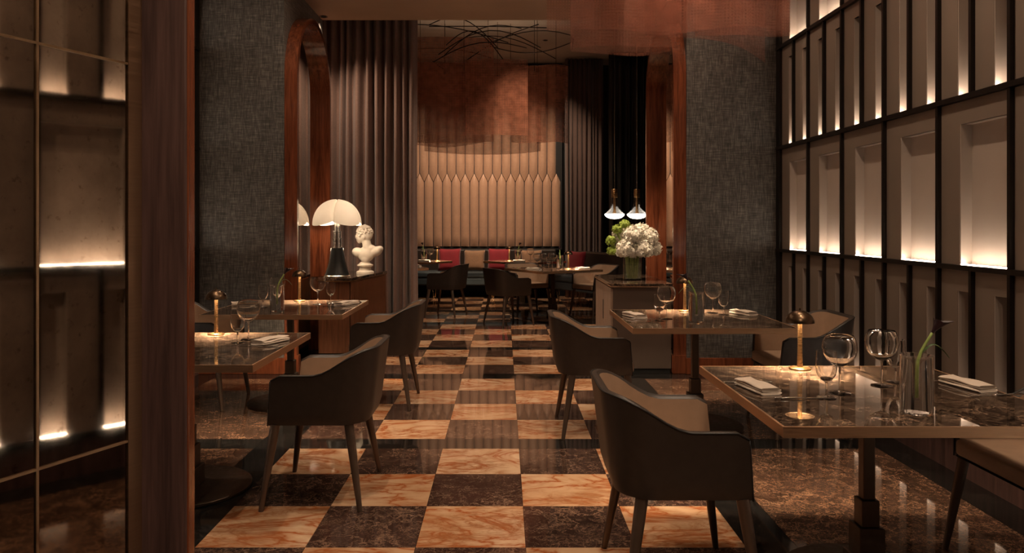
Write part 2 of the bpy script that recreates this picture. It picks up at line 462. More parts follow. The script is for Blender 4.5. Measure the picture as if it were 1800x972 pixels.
CELL = .62
Y_M0 = 6.82                                  # first mullion, next to the pier
NC = 10
ROWS = [(.22, 1.14, 0), (1.14, 2.07, 1), (2.07, 2.98, 0), (2.98, 3.90, 1)]
def frame_mesh(w, h, ow, oh, dep):
    """panel board of width w, height h with one opening ow x oh against its near lower edge; local x = along wall, y = depth, z up"""
    g = G(); t = .018
    g.box(ow, w, 0, t, 0, h); g.box(0, ow, 0, t, oh, h)
    return g.mesh('wall_panel', 'taupe_panel')
def reveal_mesh(ow, oh, dep):
    g = G(); t = .002
    g.box(ow, ow+.006, t, dep, 0, oh)        # far reveal
    g.box(0, ow, t, dep, oh, oh+.006)        # head reveal
    return g.mesh('reveal', 'recess_lit_taupe')
def panel_wall(name, X, sgn, y_from, n):
    """sgn +1: wall on the right (faces -X), -1: on the left"""
    wall = struct(part(name, 'taupe_panel', None, *((X+.075, X+.25) if sgn > 0 else (X-.25, X-.075)), -1.3, Y_P0, 0, Z_C))
    h = ROWS[0][1]-ROWS[0][0]
    ms = {}
    for kind, (cw, ow) in {1: (CELL, .425), 0: (CELL/2, .135)}.items():
        cw2 = cw-.02; oh = .775
        ms[kind] = (frame_mesh(cw2, h-.02, ow, oh, .07), G().box(0, ow, .064, .074, 0, oh).mesh('recess_back', 'recess_lit_taupe'),
                    G().box(.004, ow-.004, .002, .02, 0, .003).mesh('light_strip', 'led'), reveal_mesh(ow-.006, oh, .07))
    rot = (0, 0, PI/2) if sgn > 0 else (0, 0, PI/2)
    def put(nm, me, y, z):
        o = newobj(nm, me, wall, (X, y, z), rot)
        # local x -> +Y, local y -> -X ; depth must go away from the room
        o.scale = (1, -1, 1) if sgn > 0 else (1, 1, 1)
        return o
    for z0, z1, kind in ROWS:
        per = 1 if kind else 2
        cw = CELL/per
        for i in range(n*per):
            yy = y_from-(i+1)*cw+.01
            f, b, l, rv = ms[kind]
            put('wall_panel', f, yy, z0+.015); put('recess_back', b, yy, z0+.015); put('light_strip', l, yy, z0+.018); put('reveal', rv, yy, z0+.015)
    mm = G().box(-.011, .011, -.024, .02, 0, h-.02).mesh('mullion', 'bronze_dark')
    for z0, z1, kind in ROWS:
        per = 1 if kind else 2
        for i in range(n*per+1):
            o = newobj('mullion', mm, wall, (X, y_from-i*CELL/per, z0+.015), rot)
            o.scale = (1, -1, 1) if sgn > 0 else (1, 1, 1)
    y0 = y_from-n*CELL
    for z0 in (.22, 1.14, 2.07, 2.98):
        a, b = (X-.03, X+.07) if sgn > 0 else (X-.07, X+.03)
        part('rail', 'bronze_dark', wall, a, b, y0, y_from+.08, z0-.012, z0+.016)
    a, b = (X-.012, X+.075) if sgn > 0 else (X-.075, X+.012)
    part('skirting', 'wood_post', wall, a, b, y0, y_from+.1, 0, .208)
    part('end_stile', 'bronze_dark', wall, a, b, y_from+.015, Y_P0, .208, Z_C)
    return wall
panel_wall('wall_right', XW_R, 1, Y_M0, NC)
panel_wall('wall_left', XW_L, -1, Y_M0, 8)

# entrance: angled antique mirror wall and the wooden jamb next to it
PX, PY = -.652, 1.35
A_M = math.atan2(.392, .92)
ment = newobj('wall_entrance', None, None, (PX, PY, 0), (0, 0, -A_M)); ment['kind'] = 'structure'
# local: +y towards the jamb, mirror face at x=0 looking to +x
zj = [0, .335, .998, 1.662, 2.325, 2.99, Z_C]
yj = [-.03, -.195, -.36, -.525, -.69, -.855, -1.02, -1.185, -1.35]
part('backing', 'bronze_dark', ment, -.05, -.006, -1.36, -.002, 0, Z_C)
for a, b in zip(zj, zj[1:]):
    for c, d in zip(yj, yj[1:]):
        part('mirror_panel', 'antique_mirror', ment, -.006, 0, d+.0012, c-.0012, a+.0012, b-.0012, .0008)
part('edge_strip', 'bronze_strip', ment, -.006, .004, -.03, -.002, 0, Z_C)
for zz in zj[1:-1]: part('joint_bead', 'bead', ment, 0, .003, -1.35, -.03, zz-.002, zz+.002)
for yy in yj[1:-1]: part('joint_bead', 'bead', ment, 0, .003, yy-.0022, yy+.0022, 0, Z_C)
jamb = struct(part('trim_1', 'wood_post', None, -.656, -.572, 1.352, 1.385, 0, Z_C, .003))
part('jamb_edge', 'wood_red', jamb, -.573, -.569, 1.356, 1.383, 0, Z_C, .001)
struct(part('wall_left_return', 'dark_wall', None, XW_L-.2, -.66, 1.42, 1.5, 0, Z_C))

# back wall upholstery
PW = .1765
x_right = 1.10
NP = 18
def pad_mesh(pts_fn, name):
    g = G()
    nu, nv = 9, 14
    def fn(u, v):
        x, z, e = pts_fn(u, v)
        dpt = .062*math.sqrt(max(0, 1-(2*u-1)**2))*(1 if e > .03 else .35)
        return (x, -.02-dpt, z)
    g.grid(fn, nu, nv)
    return g.mesh(name, 'pad_tan', True)
ZSH, ZPT = 2.20, 2.365
def lower(u, v):
    top = ZSH + (ZPT-ZSH)*(1-abs(2*u-1))
    return ((u-.5)*(PW-.009), .95 + (top-.006-.95)*v, min(v, 1-v))
def upper(u, v):
    bot = ZPT - (ZPT-ZSH)*(1-abs(2*u-1))
    return ((u-.5)*(PW-.009), bot+.006 + (4.45-bot)*v, min(v, 1-v))
lo, up = pad_mesh(lower, 'padded_panel'), pad_mesh(upper, 'padded_panel')
Y_PAD = 14.60
bk = part('pad_backing', 'shadow_black', wall_back, x_right-(NP+.5)*PW-.05, x_right+.03, Y_PAD-.022, YB, .88, Z_B)
for k in range(NP):
    newobj('padded_panel', lo, wall_back, (x_right-(k+.5)*PW, Y_PAD, 0))
    newobj('padded_panel', up, wall_back, (x_right-(k+1)*PW, Y_PAD, 0))

# ------------------------------------------------------------------ ceiling downlights (recessed spots the hall is lit by, plus added fill and accents)
def downlight(x, y, z, power, size=60, blend=.6, aim=None, where='', lens=True):
    t = thing('downlight', 'small recessed ceiling downlight '+where, 'downlight', (x, y, z), 0, 'recessed downlights')
    G().lathe([(.045, -.004), (.045, 0), (.03, 0), (.03, -.004)], 20, cap=False).obj('trim_ring', 'bronze_dark', t)
    G().lathe([(.001, -.002), (.03, -.002)], 16, cap=False).obj('lens' if lens else 'baffle', 'downlight_glow' if lens else 'shadow_black', t)
    l = lamp('spot', 'SPOT', (0, 0, -.02), power, WARM, t, spot_size=R(size), spot_blend=blend, shadow_soft_size=.03)
    if aim:
        d = Vector(aim)-Vector((x, y, z)); l.rotation_euler = d.to_track_quat('-Z', 'Y').to_euler()
downlight(-.6, 2.9, Z_C, 48, 60, aim=(-.5, 3.6, 0), where='over the aisle beside the wooden jamb')
downlight(.5, 4.6, Z_C, 46, 60, aim=(-.1, 4.9, 0), where='over the aisle between the marble tables')
downlight(-.2, 6.6, Z_C, 52, 62, aim=(-.2, 6.7, 0), where='over the aisle before the arched mirrors')
downlight(1.39, 2.5, Z_C, 45, 50, aim=(1.3, 3.0, .7), where='above the table beside the backlit niches')
downlight(1.3, 5.0, Z_C, 35, 50, aim=(1.3, 5.2, .7), where='above the table by the hydrangea console')
downlight(-1.65, 3.7, Z_C, 40, 50, aim=(-1.6, 4.0, .7), where='above the table behind the wooden jamb')
downlight(-1.65, 5.6, Z_C, 35, 50, aim=(-1.6, 5.8, .7), where='above the table by the lamp console')
for x, ww in ((-1.5, 'behind the curtain'), (-.3, 'over the tan cushion'), (.7, 'by the dark curtain')):
    downlight(x, 12.75, Z_B, 105, 75, .8, aim=(x, 14.5, 1.5), where='washing the padded back wall '+ww, lens=False)
for x, y, p, ww in ((.3, -.5, 125, 'added as fill over the entrance'), (1.7, 1.6, 28, 'added as fill at the near end of the backlit wall'), (1.5, 4.0, 40, 'added as fill between the two tables along the backlit wall'),
                    (1.5, 6.1, 30, 'added as fill close to the right pier'), (-1.9, 4.8, 20, 'added as fill between the two tables by the left wall'), (-1.2, 6.4, 26, 'added as fill close to the left pier')):
    downlight(x, y, Z_C, p, 155, 1, where=ww)  # wide beams added as ambient fill for the hall
downlight(-.2, 9.2, Z_B, 110, 70, .8, aim=(-.2, 9.9, 0), where='over the back room floor by the curtain')
downlight(-1.98, 8.25, Z_S, 42, 100, 1, aim=(-1.2, 8.9, 1.2), where='added in the soffit corner to graze the brown curtain', lens=False)  # added spot, set to graze the curtain and bring out its folds
downlight(-.7, 7.2, Z_S, 40, 40, .8, aim=(-1.6, 8.3, 1.1), where='aimed at the bust and the white lamp')
downlight(.75, 7.0, Z_S, 190, 50, .8, aim=(1.33, 7.55, 1.1), where='added to brighten the hydrangeas')  # accent spot added to brighten the flowers and mirror frame
downlight(.4, 9.9, Z_B, 110, 72, 1, aim=(.4, 10.8, 0), where='over the back room by the angled table')

# ------------------------------------------------------------------ arched mirrors on the piers
def arched_mirror(sgn, X, label):
    """sgn +1: on the left pier, faces +X"""
    t = thing('arched_mirror', label, 'mirror', (X, 0, 0))
    yc, ro, fw, dep = 7.63, .685, .05, .118
    zs = 2.76
    ri = ro-fw
    def outline(r, n=20):
        pts = [(yc-r, 0)]
        pts += [(yc-r*math.cos(PI*k/n), zs+r*math.sin(PI*k/n)) for k in range(n+1)]
        pts += [(yc+r, 0)]
        return pts
    inn, out = outline(ri), outline(ro)
    g = G()
    a = g.bm
    n = len(inn)
    loops = [[a.verts.new((sgn*x, p[0], p[1])) for p in pts] for pts, x in ((inn, .001), (inn, dep), (out, dep), (out, .001))]
    for p, q in zip(loops, loops[1:]+loops[:1]):
        for k in range(n-1): a.faces.new((p[k], p[k+1], q[k+1], q[k]))
    g.obj('frame', 'wood_red', t, smooth=True, angle=40)
    g = G(); pts = outline(ri-.002)
    a = [g.bm.verts.new((sgn*.001, p[0], p[1])) for p in pts]; b = [g.bm.verts.new((sgn*.008, p[0], p[1])) for p in pts]
    g.bm.faces.new(a); g.bm.faces.new(b[::-1])
    for k in range(len(a)): g.bm.faces.new((a[k], a[(k+1) % len(a)], b[(k+1) % len(a)], b[k]))
    g.obj('mirror_glass', 'mirror', t)
    for yy in (yc-ro, yc+ri):
        g = G().box(min(.001*sgn, sgn*(dep+.015)), max(.001*sgn, sgn*(dep+.015)), yy-.012, yy+fw+.012, 0, .17, .004)
        g.obj('plinth', 'wood_red', t)
arched_mirror(1, XP_L, 'arched red-wood framed mirror behind the white lamp')
arched_mirror(-1, XP_R, 'arched red-wood framed mirror behind the hydrangea vase')

# ------------------------------------------------------------------ curtains
def curtain(name, label, x0, x1, y, z0, z1, mat, nf, amp, seed):
    rnd = random.Random(seed)
    n = nf*10+1
    ph = [0]
    for k in range(nf): ph.append(ph[-1]+rnd.uniform(.6, 1.4))
    am = [rnd.uniform(.55, 1.25) for _ in range(nf+2)]
    xs = [x0+(x1-x0)*p/ph[-1] for p in ph]
    def fn(u, v):
        k = min(int(u*nf), nf-1); f = u*nf-k
        x = xs[k]+(xs[k+1]-xs[k])*f
        a = am[k]*(1-f)+am[k+1]*f
        d = amp*a*(math.cos(2*PI*f))
        sw = 1+.25*math.sin(v*3+k)
        return (x+.012*math.sin(v*5+k*2.1)*(1-v), y+d*sw*(.8+.2*(1-v)), z0+(z1-z0)*v)
    g = G(); g.grid(fn, n, 14)
    o = g.obj(name, mat, smooth=True)
    md = o.modifiers.new('thickness', 'SOLIDIFY'); md.thickness = .004
    return tag(o, label, 'curtain')
curtain('curtain', 'brown velvet curtain behind the white bust', -2.75, -1.04, 8.98, .01, 4.48, 'curtain', 17, .078, 3)
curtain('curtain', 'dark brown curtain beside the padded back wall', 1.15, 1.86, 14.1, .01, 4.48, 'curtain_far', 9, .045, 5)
curtain('curtain', 'near-black curtain behind the glass pendants', 1.90, 3.3, 13.6, .01, 4.48, 'dark_wall', 10, .045, 8)

# ------------------------------------------------------------------ armchair
def make_chair():
    t = thing('armchair', 'x', 'armchair', group='leather armchairs at the tables')
    HW, XB, RC = .285, -.285, .15
    nA, nC, nB = 8, 8, 8
    plan = []                                 # (x or None, y, nx, ny, a)  a: 0..1 along arm, else None
    for k in range(nA): plan.append((None, -HW, 0, -1, 1-k/nA))
    for k in range(nC+1):
        th = -PI/2 - (PI/2)*k/nC
        plan.append((XB+RC+RC*math.cos(th), -HW+RC+RC*math.sin(th), math.cos(th), math.sin(th), None))
    for k in range(1, nB): plan.append((XB, -HW+RC+(2*HW-2*RC)*k/nB, -1, 0, None))
    for k in range(nC+1):
        th = PI - (PI/2)*k/nC
        plan.append((XB+RC+RC*math.cos(th), HW-RC+RC*math.sin(th), math.cos(th), math.sin(th), None))
    for k in range(nA): plan.append((None, HW, 0, 1, (k+1)/nA))
    def topz(x):
        s = max(0, min(1, (-x+.0)/.285)); s = s*s*(3-2*s)
        return .645+.125*s
    def pos(i, v, off):
        x, y, nx, ny, a = plan[i]
        xf = .210-.018*v
        if x is None: x = (XB+RC)+(xf-(XB+RC))*a
        tz = topz(x) - (.022*max(0, (a-.86)/.14)**2 if a is not None else 0)
        z = .405+(tz-.405)*v
        fl = (-.018+.045*v)*max(0, -nx) + (-.012+.02*v)*abs(ny)
        o = fl-off
        x2 = x+nx*o; y2 = y+ny*o
        return Vector((x2, y2, z))
    n = len(plan); TH = .034
    g = G(); bm = g.bm
    M = 8
    outer = [[bm.verts.new(pos(i, j/(M-1), 0 if j else .01)) for j in range(M)] for i in range(n)]
    rim1 = [bm.verts.new(pos(i, 1, TH*.25)+Vector((0, 0, .006))) for i in range(n)]
    rim2 = [bm.verts.new(pos(i, 1, TH*.75)+Vector((0, 0, .006))) for i in range(n)]
    inr = [bm.verts.new(pos(i, .985, TH)) for i in range(n)]
    inb = [bm.verts.new(pos(i, .08, TH)) for i in range(n)]
    for i in range(n-1):
        for j in range(M-1): bm.faces.new((outer[i][j], outer[i+1][j], outer[i+1][j+1], outer[i][j+1]))
        for a, b in (([c[-1] for c in outer], rim1), (rim1, rim2), (rim2, inr)):
            bm.faces.new((a[i], a[i+1], b[i+1], b[i]))
    for i in (0, n-1):
        loop = outer[i]+[rim1[i], rim2[i], inr[i], inb[i]]
        bm.faces.new(loop if i == 0 else loop[::-1])
    bm.faces.new([c[0] for c in outer])       # underside
    g.obj('shell', 'leather_dark', t, smooth=True, angle=50)
    g = G()
    g.grid(lambda u, v: pos(round(u*(n-1)), .06+.925*v, TH+.001), n, 8)
    g.obj('lining', 'leather_beige', t, smooth=True)
    g = G()
    g.tube([pos(i, 1, .001)+Vector((0, 0, .003)) for i in range(n)], .0045, 6)
    g.tube([pos(0, v/6, .002)+Vector((.002, 0, 0)) for v in range(7)], .0035, 6)
    g.tube([pos(n-1, v/6, .002)+Vector((.002, 0, 0)) for v in range(7)], .0035, 6)
    g.obj('piping', 'piping_black', t, smooth=True)
    sp = [(.228, -.240), (.228, .240)]
    for k in range(7): sp.append((-.125-.112*math.sin(PI/2*k/6), .128+.112*math.cos(PI/2*k/6)))
    for k in range(7): sp.append((-.125-.112*math.cos(PI/2*k/6), -.128-.112*math.sin(PI/2*k/6)))
    g = G().poly(sp, .418, .485)
    bmesh.ops.bevel(g.bm, geom=[e for e in g.bm.edges if e.calc_length() > .02 or abs(e.verts[0].co.z-e.verts[1].co.z) < .001], offset=.016, segments=3, affect='EDGES', profile=.5)
    g.obj('seat', 'leather_beige', t, smooth=True, angle=50)
    for sx in (-1, 1):
        for sy in (-1, 1):
            g = G()
            p0 = Vector((.182 if sx > 0 else -.170, sy*(.248 if sx > 0 else .220), .4065)); p1 = Vector((sx*.238, sy*.290, 0))
            g.tube([p0+(p1-p0)*k/5 for k in range(6)], [.0235, .0225, .020, .0175, .015, .012], 10)
            g.obj('leg', 'leg_taupe', t, smooth=True, angle=60)
    return t
chair0 = make_chair(); used = [False]
def chair(x, y, rz, label):
    c = chair0 if not used[0] else copy_tree(chair0)
    used[0] = True
    c.location = (x, y, 0); c.rotation_euler = (0, 0, rz); c['label'] = label
    return c
chair(-.93, 3.90, PI, 'dark leather armchair, beige lined, on the aisle side of the table behind the wooden jamb')
chair(-.935, 5.84, PI, 'dark leather armchair on the aisle side of the table by the lamp console')
chair(.615, 5.10, 0, 'dark leather armchair on the aisle side of the table by the hydrangea console')
chair(.665, 2.915, 0, 'dark leather armchair on the aisle side of the table beside the backlit niches')
chair(1.985, 5.10, PI, 'armchair between the hydrangea-side table and the backlit panel wall')
chair(2.11, 2.90, PI, 'armchair between the calla-lily table and the backlit niches')
chair(-2.32, 5.84, 0, 'armchair between the lamp-console table and the left wall')
chair(-2.38, 3.92, 0, 'armchair on the wall side of the table behind the wooden jamb')
chair(.06, 10.42, R(28), 'dark armchair seen from behind at the angled back-room table')
chair(1.34, 11.18, R(210), 'armchair at the angled table, next to the taupe console')
chair(.36, 11.46, R(295), 'armchair at the angled table, back to the banquette')
chair(-.88, 11.42, R(165), 'dark armchair just beyond the brown curtain edge')

# ------------------------------------------------------------------ tables
def make_table(top='marble_table'):
    t = thing('dining_table', 'x', 'table', group='pedestal dining tables')
    h = .51
    G().box(-h+.008, h-.008, -h+.008, h-.008, .705, .74).obj('marble_top', top, t)
    g = G()
    for s in (-1, 1):
        g.box(-h, h, s*h-(.008 if s > 0 else 0), s*h+(.008 if s < 0 else 0), .706, .7405)
        g.box(s*h-(.008 if s > 0 else 0), s*h+(.008 if s < 0 else 0), -h+.008, h-.008, .706, .7405)
    g.obj('metal_edge', 'bronze_edge', t)
    for a, z0, z1 in ((.0225, .33, .705), (.034, .23, .33), (.048, .12, .23), (.064, .024, .12)):
        part('column_section', 'bronze_base', t, -a, a, -a, a, z0, z1, .003)
    G().lathe([(.31, 0), (.32, .006), (.32, .018), (.312, .024), (0, .024)], 48).obj('base_plate', 'bronze_base', t, smooth=True, angle=40)
    return t
tab0 = make_table(); tu = [False]
TABLES = {}
def table(key, x, y, label, rz=0):
    c = tab0 if not tu[0] else copy_tree(tab0)
    tu[0] = True
    c.location = (x, y, 0); c.rotation_euler = (0, 0, rz); c['label'] = label
    TABLES[key] = c
table('R1', 1.39, 2.88, 'square marble table with bronze edge beside the backlit niches')
table('R2', 1.30, 5.12, 'square marble table with bronze edge by the hydrangea console')
table('L1', -1.65, 3.92, 'square marble table with bronze edge, half hidden by the wooden jamb')
table('L2', -1.65, 5.81, 'square marble table with bronze edge by the lamp and bust console')
table('B3', .70, 10.80, 'square table set at an angle in the back room', R(30))
table('B2', .36, 13.05, 'table in front of the banquette by the right-hand red cushion', R(45))
table('B1', -1.62, 13.05, 'table at the banquette end, half hidden by the brown curtain', R(45))
table('B0', -1.75, 11.25, 'back-room table behind the brown curtain with an armchair', R(20))

# ------------------------------------------------------------------ table ware
def make_lamp():
    t = thing('table_lamp', 'x', 'lamp', group='brass mushroom table lamps')
    G().lathe([(.047, 0), (.047, .003), (.043, .007), (.014, .010), (.0, .010)], 28).obj('base', 'brass', t, smooth=True, angle=50)
    G().lathe([(.0125, .009), (.0105, .06), (.0095, .12), (.0095, .225)], 20).obj('stem', 'brass', t, smooth=True, angle=50)
    p = []
    for k in range(11):
        a = PI/2*k/10
        p.append((.061*math.cos(a), .205+.055*math.sin(a)))
    inn = [(max(0, r-.0022), z-.002) for r, z in p[::-1]]
    d = G().lathe(p[:-1]+[(.0035, .2605), (.0035, .268), (0, .269)], 32, cap=False)
    d.lathe(inn[:-1][::-1]+[(.001, .255)], 32, cap=False)
    d.obj('shade', 'brass_dome', t, smooth=True, angle=60)
    G().lathe([(.0105, .246), (.028, .246), (.028, .2475), (.0105, .2475)], 20, cap=False).obj('light_ring', 'lamp_glow', t)
    return t
def lathe_glass(name, prof):
    g = G().lathe(prof, 32, cap=False)
    return g.mesh(name, 'glass_solid', True, 40)
balloon_m = lathe_glass('bowl', [(.0, .099), (.006, .0995), (.022, .106), (.044, .122), (.058, .145), (.0635, .170), (.060, .196), (.050, .218), (.0485, .219), (.0585, .196), (.062, .170), (.0565, .146), (.043, .124), (.02, .109), (.0, .107)])
balloon_s = lathe_glass('stem', [(0, 0), (.040, 0), (.040, .002), (.02, .0045), (.006, .008), (.004, .02), (.004, .085), (.0065, .1), (0, .1)])
small_m = lathe_glass('bowl', [(0, .058), (.005, .0585), (.02, .066), (.033, .086), (.038, .112), (.0375, .14), (.0355, .172), (.0343, .172), (.0362, .14), (.0367, .112), (.032, .088), (.019, .069), (.0, .066)])
small_s = lathe_glass('stem', [(0, 0), (.034, 0), (.034, .002), (.018, .004), (.0055, .008), (.0042, .02), (.0045, .05), (.006, .059), (0, .059)])
def wine(kind, p, label):
    t = thing('balloon_glass' if kind == 'b' else 'wine_glass', label, 'glass', p, 0, 'stemmed glasses on the tables')
    a, b = (balloon_m, balloon_s) if kind == 'b' else (small_m, small_s)
    newobj('bowl', a, t); newobj('stem', b, t)
def make_vase():
    t = thing('bud_vase', 'x', 'vase', group='clear glass bud vases')
    G().lathe([(0, 0), (.05, 0), (.0515, .003), (.0515, .192), (.0525, .196), (.0495, .196), (.0485, .192), (.0485, .008), (0, .008)], 36, cap=False).obj('outer_cylinder', 'glass_solid', t, smooth=True, angle=60)
    G().lathe([(.05, .195), (.035, .184), (.018, .176), (.0135, .165), (.0125, .06), (.009, .048), (0, .045), (0, .0475), (.008, .05), (.0112, .06), (.0122, .165), (.017, .178), (.034, .187)], 28, cap=False).obj('inner_tube', 'glass_clear', t, smooth=True, angle=60)
    return t
def make_calla():
    t = thing('calla_lily', 'x', 'flower', group='dark calla lilies')
    pts = [(0, 0, .055), (0, 0, .12), (.004, 0, .175), (.014, 0, .205), (.029, 0, .232), (.044, 0, .256), (.054, 0, .272)]
    G().tube(pts, [.006, .006, .0055, .005, .0048, .0045, .0045], 8).obj('stem', 'stem_green', t, smooth=True)
    g = G()
    d = Vector((.55, 0, .83)).normalized(); sx = Vector((0, 1, 0)); sy = d.cross(sx)
    base = Vector((.053, 0, .270))
    def fn(u, v):
        a = u*2*PI*.97
        r = .005+.017*v**1.6
        ln = .046+.024*max(0, math.cos(a-PI))*v
        tip = Vector((.020, 0, -.006))*(max(0, math.cos(a-PI))*v**3)
        return base+d*(ln*v)+(sx*math.sin(a)+sy*math.cos(a))*r+tip
    g.grid(fn, 20, 8); g.obj('bloom', 'calla_dark', t, smooth=True)
    g = G()
    def lf(u, v):
        s = v; c = Vector((.015+.10*s, .006, .20+.055*math.sin(s*PI*.55)-.12*max(0, s-.35)**1.3))
        wd = .008*math.sin(PI*min(1, .08+s*.92))**.7+.0006
        return c+Vector((0, (u-.5)*2*wd, -abs(u-.5)*.006))
    g.grid(lf, 5, 14); g.obj('leaf', 'leaf_green', t, smooth=True)
    return t
def make_napkin():
    t = thing('napkin', 'x', 'napkin', group='folded linen napkins')
    rn = random.Random(9)
    z = .0
    for k, (w_, l_, h_, ox, nm) in enumerate(((.088, .200, .011, 0, 'lower_fold'), (.082, .196, .009, .002, 'middle_fold'), (.074, .203, .010, -.004, 'upper_fold'))):
        g = G(); z0 = z
        def fn(u, v):
            a = u*2*PI; ca, sa = math.cos(a), math.sin(a)
            ln = (v-.5)*l_+.004*math.sin(u*7+k)
            wv = .0025*math.sin(v*8+k*2+ca)*(k+1)/3
            wob = 1+.05*math.sin(v*5+k)
            x = ox+w_/2*math.copysign(abs(ca)**.35, ca)*wob
            zz = z0+h_/2+h_/2*math.copysign(abs(sa)**.8, sa)+(wv if z0 > 0 or sa > 0 else 0)
            return (x, ln, max(.0003, zz))
        P = g.grid(fn, 20, 12, closed_u=True)
        g.bm.faces.new([c[0] for c in P]); g.bm.faces.new([c[-1] for c in P][::-1])
        g.obj(nm, 'linen', t, smooth=True, angle=55)
        z += h_*.93
    return t
def make_knife():
    g = G().tube([(0, -.11, .004), (0, -.06, .0045), (0, -.005, .004), (0, .005, .0035)], [.0055, .006, .005, .003], 8, flat=.55)
    t = thing('knife', 'x', 'knife', group='steel knives')
    g.obj('handle', 'steel', t, smooth=True)
    part('blade', 'steel', t, -.0065, .0065, 0, .11, .0022, .0042, .0008)
    return t
def make_fork():
    t = thing('fork', 'x', 'fork', group='steel forks')
    G().tube([(0, -.10, .003), (0, -.04, .004), (0, .035, .004)], [.0055, .0035, .0045], 8, flat=.5).obj('handle', 'steel', t, smooth=True)
    g = G()
    g.box(-.011, .011, .034, .05, .0025, .0045)
    for k in range(4): g.box(-.011+k*.0063, -.0078+k*.0063, .049, .095, .0025, .0042)
    g.obj('tines', 'steel', t)
    return t
protos = {}
def put(kind, maker, p, rz, label):
    if kind not in protos: protos[kind] = maker(); c = protos[kind]
    else: c = copy_tree(protos[kind])
    c.location = p; c.rotation_euler = (0, 0, rz); c['label'] = label
    return c
ZT = .7407
NM = {'R1': 'the table beside the backlit niches', 'R2': 'the hydrangea-console table', 'L1': 'the table behind the wooden jamb', 'L2': 'the lamp-console table',
      'B3': 'the angled back-room table', 'B2': 'the banquette table by the red cushion', 'B1': 'the banquette table behind the curtain', 'B0': 'the table behind the curtain edge'}
def item(key, kind, dx, dy, rz=0, extra=''):
    tb = TABLES[key]; a = tb.rotation_euler.z
    p = (tb.location.x+dx, tb.location.y+dy, ZT); n = NM[key]
    if kind == 'lamp': put('lamp', make_lamp, p, rz, 'small brass mushroom lamp on '+n)
    elif kind in 'bs': wine(kind, p, ('balloon wine glass, ' if kind == 'b' else 'slim wine glass, ')+extra+' of '+n)
    elif kind == 'vase':
        put('vase', make_vase, p, rz, 'clear cylinder bud vase on '+n)
        put('calla', make_calla, (p[0], p[1], p[2]), rz, 'dark calla lily in the bud vase on '+n)
    elif kind == 'napkin': put('napkin', make_napkin, p, rz, 'folded linen napkin, '+extra+' of '+n)
    elif kind == 'knife': put('knife', make_knife, p, rz, 'steel table knife, '+extra+' of '+n)
    elif kind == 'fork': put('fork', make_fork, p, rz, 'steel table fork, '+extra+' of '+n)
A, Wd = 'aisle side', 'wall side'
item('R1', 'lamp', -.083, .44)
item('R1', 'b', -.119, -.035, extra=A); item('R1', 's', -.202, -.11, extra=A)
item('R1', 'b', .105, .095, extra=Wd); item('R1', 's', .195, .165, extra=Wd)
item('R1', 'vase', .01, -.33, 0)
item('R1', 'napkin', -.41, .03, R(12), A); item('R1', 'knife', -.29, -.13, R(-88), A); item('R1', 'fork', -.405, .15, R(-90), A)
item('R1', 'napkin', .43, .075, R(12), Wd); item('R1', 'knife', .44, -.08, R(95), Wd); item('R1', 'fork', .33, .17, R(86), Wd)
item('R2', 'lamp', .03, .41)
item('R2', 'b', -.205, -.05, extra=A); item('R2', 's', -.27, -.14, extra=A)
item('R2', 'b', .20, .28, extra=Wd); item('R2', 's', .245, .17, extra=Wd)
item('R2', 'vase', -.04, -.2, R(170))
item('R2', 'napkin', -.40, .07, R(20), A); item('R2', 'knife', -.36, -.07, R(-85), A)
item('R2', 'napkin', .40, .22, R(25), Wd); item('R2', 'fork', .36, .10, R(80), Wd)
item('L1', 'lamp', -.02, .44)
item('L1', 'b', .235, .24, extra=A); item('L1', 's', .215, .13, extra=A)
item('L1', 'napkin', .39, .14, R(-25), A); item('L1', 'knife', .36, .02, R(85), A); item('L1', 'fork', .37, .28, R(70), A)
item('L2', 'lamp', -.05, .44)
item('L2', 'b', .165, .18, extra=A); item('L2', 's', .245, .28, extra=A)
item('L2', 'vase', -.02, -.28, R(35))
item('L2', 's', -.2, -.04, extra=Wd); item('L2', 'b', -.14, .12, extra=Wd)
item('L2', 'napkin', .40, .17, R(-30), A); item('L2', 'knife', .34, .06, R(85), A)
item('L2', 'napkin', -.40, .14, R(-70), Wd); item('L2', 'fork', -.40, -.02, R(90), Wd)
item('B3', 'lamp', .22, -.06); item('B3', 'vase', .10, -.07, R(90))
for k, (dx, dy) in enumerate(((-.22, .04), (-.12, .18), (.0, .12))): item('B3', 'b', dx, dy, extra=('banquette end', 'lamp end', 'middle')[k])
item('B3', 's', -.06, .0, extra='middle')
item('B3', 'napkin', -.28, -.22, R(60), 'near corner'); item('B3', 'napkin', .42, -.08, R(-60), 'lamp end')
item('B2', 'lamp', -.27, -.02); item('B2', 'vase', -.12, 0, R(60)); item('B2', 'napkin', -.10, -.20, R(80), 'front'); item('B2', 'b', .10, .05, extra='right part')
item('B1', 'lamp', .46, 0); item('B1', 'vase', .23, 0, R(120)); item('B1', 'napkin', .25, -.16, R(80), 'front'); item('B1', 'b', .33, .06, extra='lamp end')
item('B0', 'napkin', .40, .08, R(70), 'free corner')

